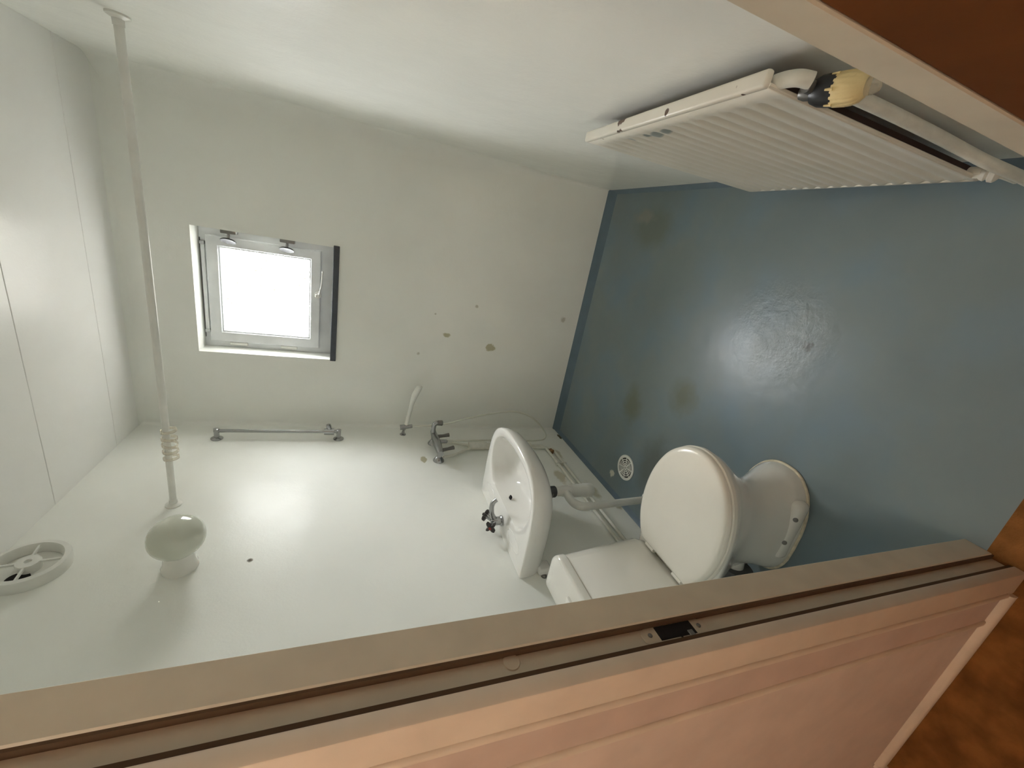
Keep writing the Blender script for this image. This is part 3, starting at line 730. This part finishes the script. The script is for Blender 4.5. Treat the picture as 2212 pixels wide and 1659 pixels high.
# ------------------------------------------------------------------ radiator
RX, RY0, RY1, RZ0, RZ1 = .340, .700, 1.385, .090, .838
ra = Thing('radiator', (RX, 1.04, RZ0), 'flat ribbed off-white radiator with chipped top edge on the wall', 'radiator')
def ribbed(xf, depth, sgn):
    mb = MB(); n = 16; per = 12; W_ = RY1-RY0; ys = []; xs = []
    for k in range(n*per+1):
        y = RY0+W_*k/(n*per); t = (k/per) % 1.0
        d = .5-.5*math.cos(2*math.pi*t); e = min(1, min(k, n*per-k)/per)
        ys.append(y); xs.append(sgn*.0065*(d**1.6)*e)
    rows = [(RZ0, .3), (RZ0+.012, 1), (RZ1-.075, 1), (RZ1-.055, 0), (RZ1-.012, 0)]
    vs = []; m = len(ys)
    for z, k in rows: vs += [(xf+x*k, y, z) for x, y in zip(xs, ys)]
    fs = [(r*m+i, r*m+i+1, (r+1)*m+i+1, (r+1)*m+i) for r in range(len(rows)-1) for i in range(m-1)]
    mb.add(vs, fs); return mb
fp = ra.part('front_panel', ribbed(RX, .01, 1), M_RAD, angle=60)
sm = fp.modifiers.new('sheet', 'SOLIDIFY'); sm.thickness = .006; sm.offset = 0
ra.part('top_rail', MB().box(RX-.004, RX+.026, RY0-.002, RY1+.002, RZ1-.016, RZ1, .0055, 3), M_RAD)
ra.part('end_rail', MB().box(RX-.002, RX+.008, RY1-.006, RY1+.003, RZ0, RZ1-.01, .002, 1), M_RAD)
ra.part('end_rail', MB().box(RX-.002, RX+.006, RY0-.003, RY0+.006, RZ0, RZ1-.01, .002, 1), M_RAD)
ra.part('bottom_rail', MB().box(RX-.003, RX+.014, RY0, RY1, RZ0-.006, RZ0+.006, .004, 2), M_RAD)
ra.part('water_channel', MB().box(RX+.008, RX+.024, RY0+.012, RY1-.012, RZ0+.01, RZ1-.018), M_RADBACK)
for z in (.20, .74):
    for y in (.85, 1.24):
        ra.part('wall_bracket', MB().box(RX+.024, XR, y-.012, y+.012, z-.02, z+.02), M_RADBACK)
ra.part('top_connector', MB().tube(spline([(RX+.014, RY0+.01, RZ1-.035), (RX+.014, RY0-.012, RZ1-.036), (RX+.014, RY0-.030, RZ1-.045), (RX+.012, RY0-.042, RZ1-.062)], 5), .0135, 16), M_PIPEPAINT)
ra.part('bottom_connector', MB().tube([(RX+.010, RY0+.015, RZ0+.028), (RX+.010, RY0-.014, RZ0+.026)], .0135, 14), M_PIPEPAINT)

vx, vy, vz = RX+.004, .664, .748
tv = Thing('thermostatic_valve', (vx, vy, vz), 'yellowed thermostatic valve head with black collar on the radiator', 'valve')
ax = Vector((-.02, -.93, -.30)).normalized()
tv.part('valve_body', MB().lathe([(.010, -.028), (.013, -.02), (.014, 0), (.012, .012)], (vx, vy, vz), ax, 16).tube([(vx, vy, vz+.030), (vx+.004, vy, vz), (vx+.012, vy-.002, vz-.045)], [.010, .013, .011], 14), M_DARKMETAL)
col_ = tv.part('collar', MB().lathe([(.010, -.010), (.019, -.006), (.0245, .006), (.0262, .020), (.0262, .032)], (vx, vy, vz), ax, 24), M_BLACK, label='black collar with notches')
hb = MB(); u = ax.orthogonal().normalized(); w = ax.cross(u); c = Vector((vx, vy, vz)); n = 72; loops = []
for r, h, g in ((.0245, .027, 0), (.0265, .030, 1), (.0272, .048, 1), (.0262, .060, 1), (.0230, .068, .5), (.0170, .074, 0), (.009, .077, 0)):
    loops.append([c+ax*h+(r*(1-.035*g*(.5+.5*math.cos(18*t))))*(math.cos(t)*u+math.sin(t)*w) for t in [2*math.pi*i/n for i in range(n)]])
tv.part('thermostat_head', hb.loft(loops), M_TRV, label='yellowed ribbed thermostat head')
for k in range(6):
    t = 2*math.pi*k/6; p = c+ax*.026+.0262*(math.cos(t)*u+math.sin(t)*w)
    tv.part('collar_tooth', MB().tube([p-ax*.004, p+ax*.008], [.0018, .0030], 6), M_TRV, col_)
tv.part('clear_cap', MB().lathe([(.014, .074), (.013, .084), (.009, .093), (.003, .095)], c, ax, 20), M_RING)

hp = Thing('heating_pipe', (.362, .665, 0), 'thick white painted heating pipe rising from the floor beside the radiator', 'pipe')
hp.part('pipe_run', MB().tube(spline([(.358, .660, .715), (.361, .662, .64), (.363, .664, .50), (.363, .666, .35), (.363, .668, .30), (.360, .664, .255), (.350, .648, .212), (.345, .637, .17), (.345, .634, .08), (.345, .634, 0)], 8), .0125, 18), M_PIPEPAINT)
lv = Thing('return_valve', (RX+.01, .665, .10), 'lumpy putty-smeared return valve at the radiator foot', 'valve')
lv.part('valve_body', MB().lathe([(.011, -.002), (.015, .003), (.017, .009), (.013, .014), (.018, .017), (.019, .026), (.015, .031), (.009, .035)], (RX+.008, RY0-.010, RZ0+.026), (-.05, -.9, -.35), 14), M_PUTTY)
lv.part('return_pipe', MB().tube(spline([(RX+.010, RY0-.026, RZ0+.012), (RX+.014, RY0-.028, .06), (RX+.016, RY0-.028, 0)], 6), .0085, 12), M_PIPEPAINT)
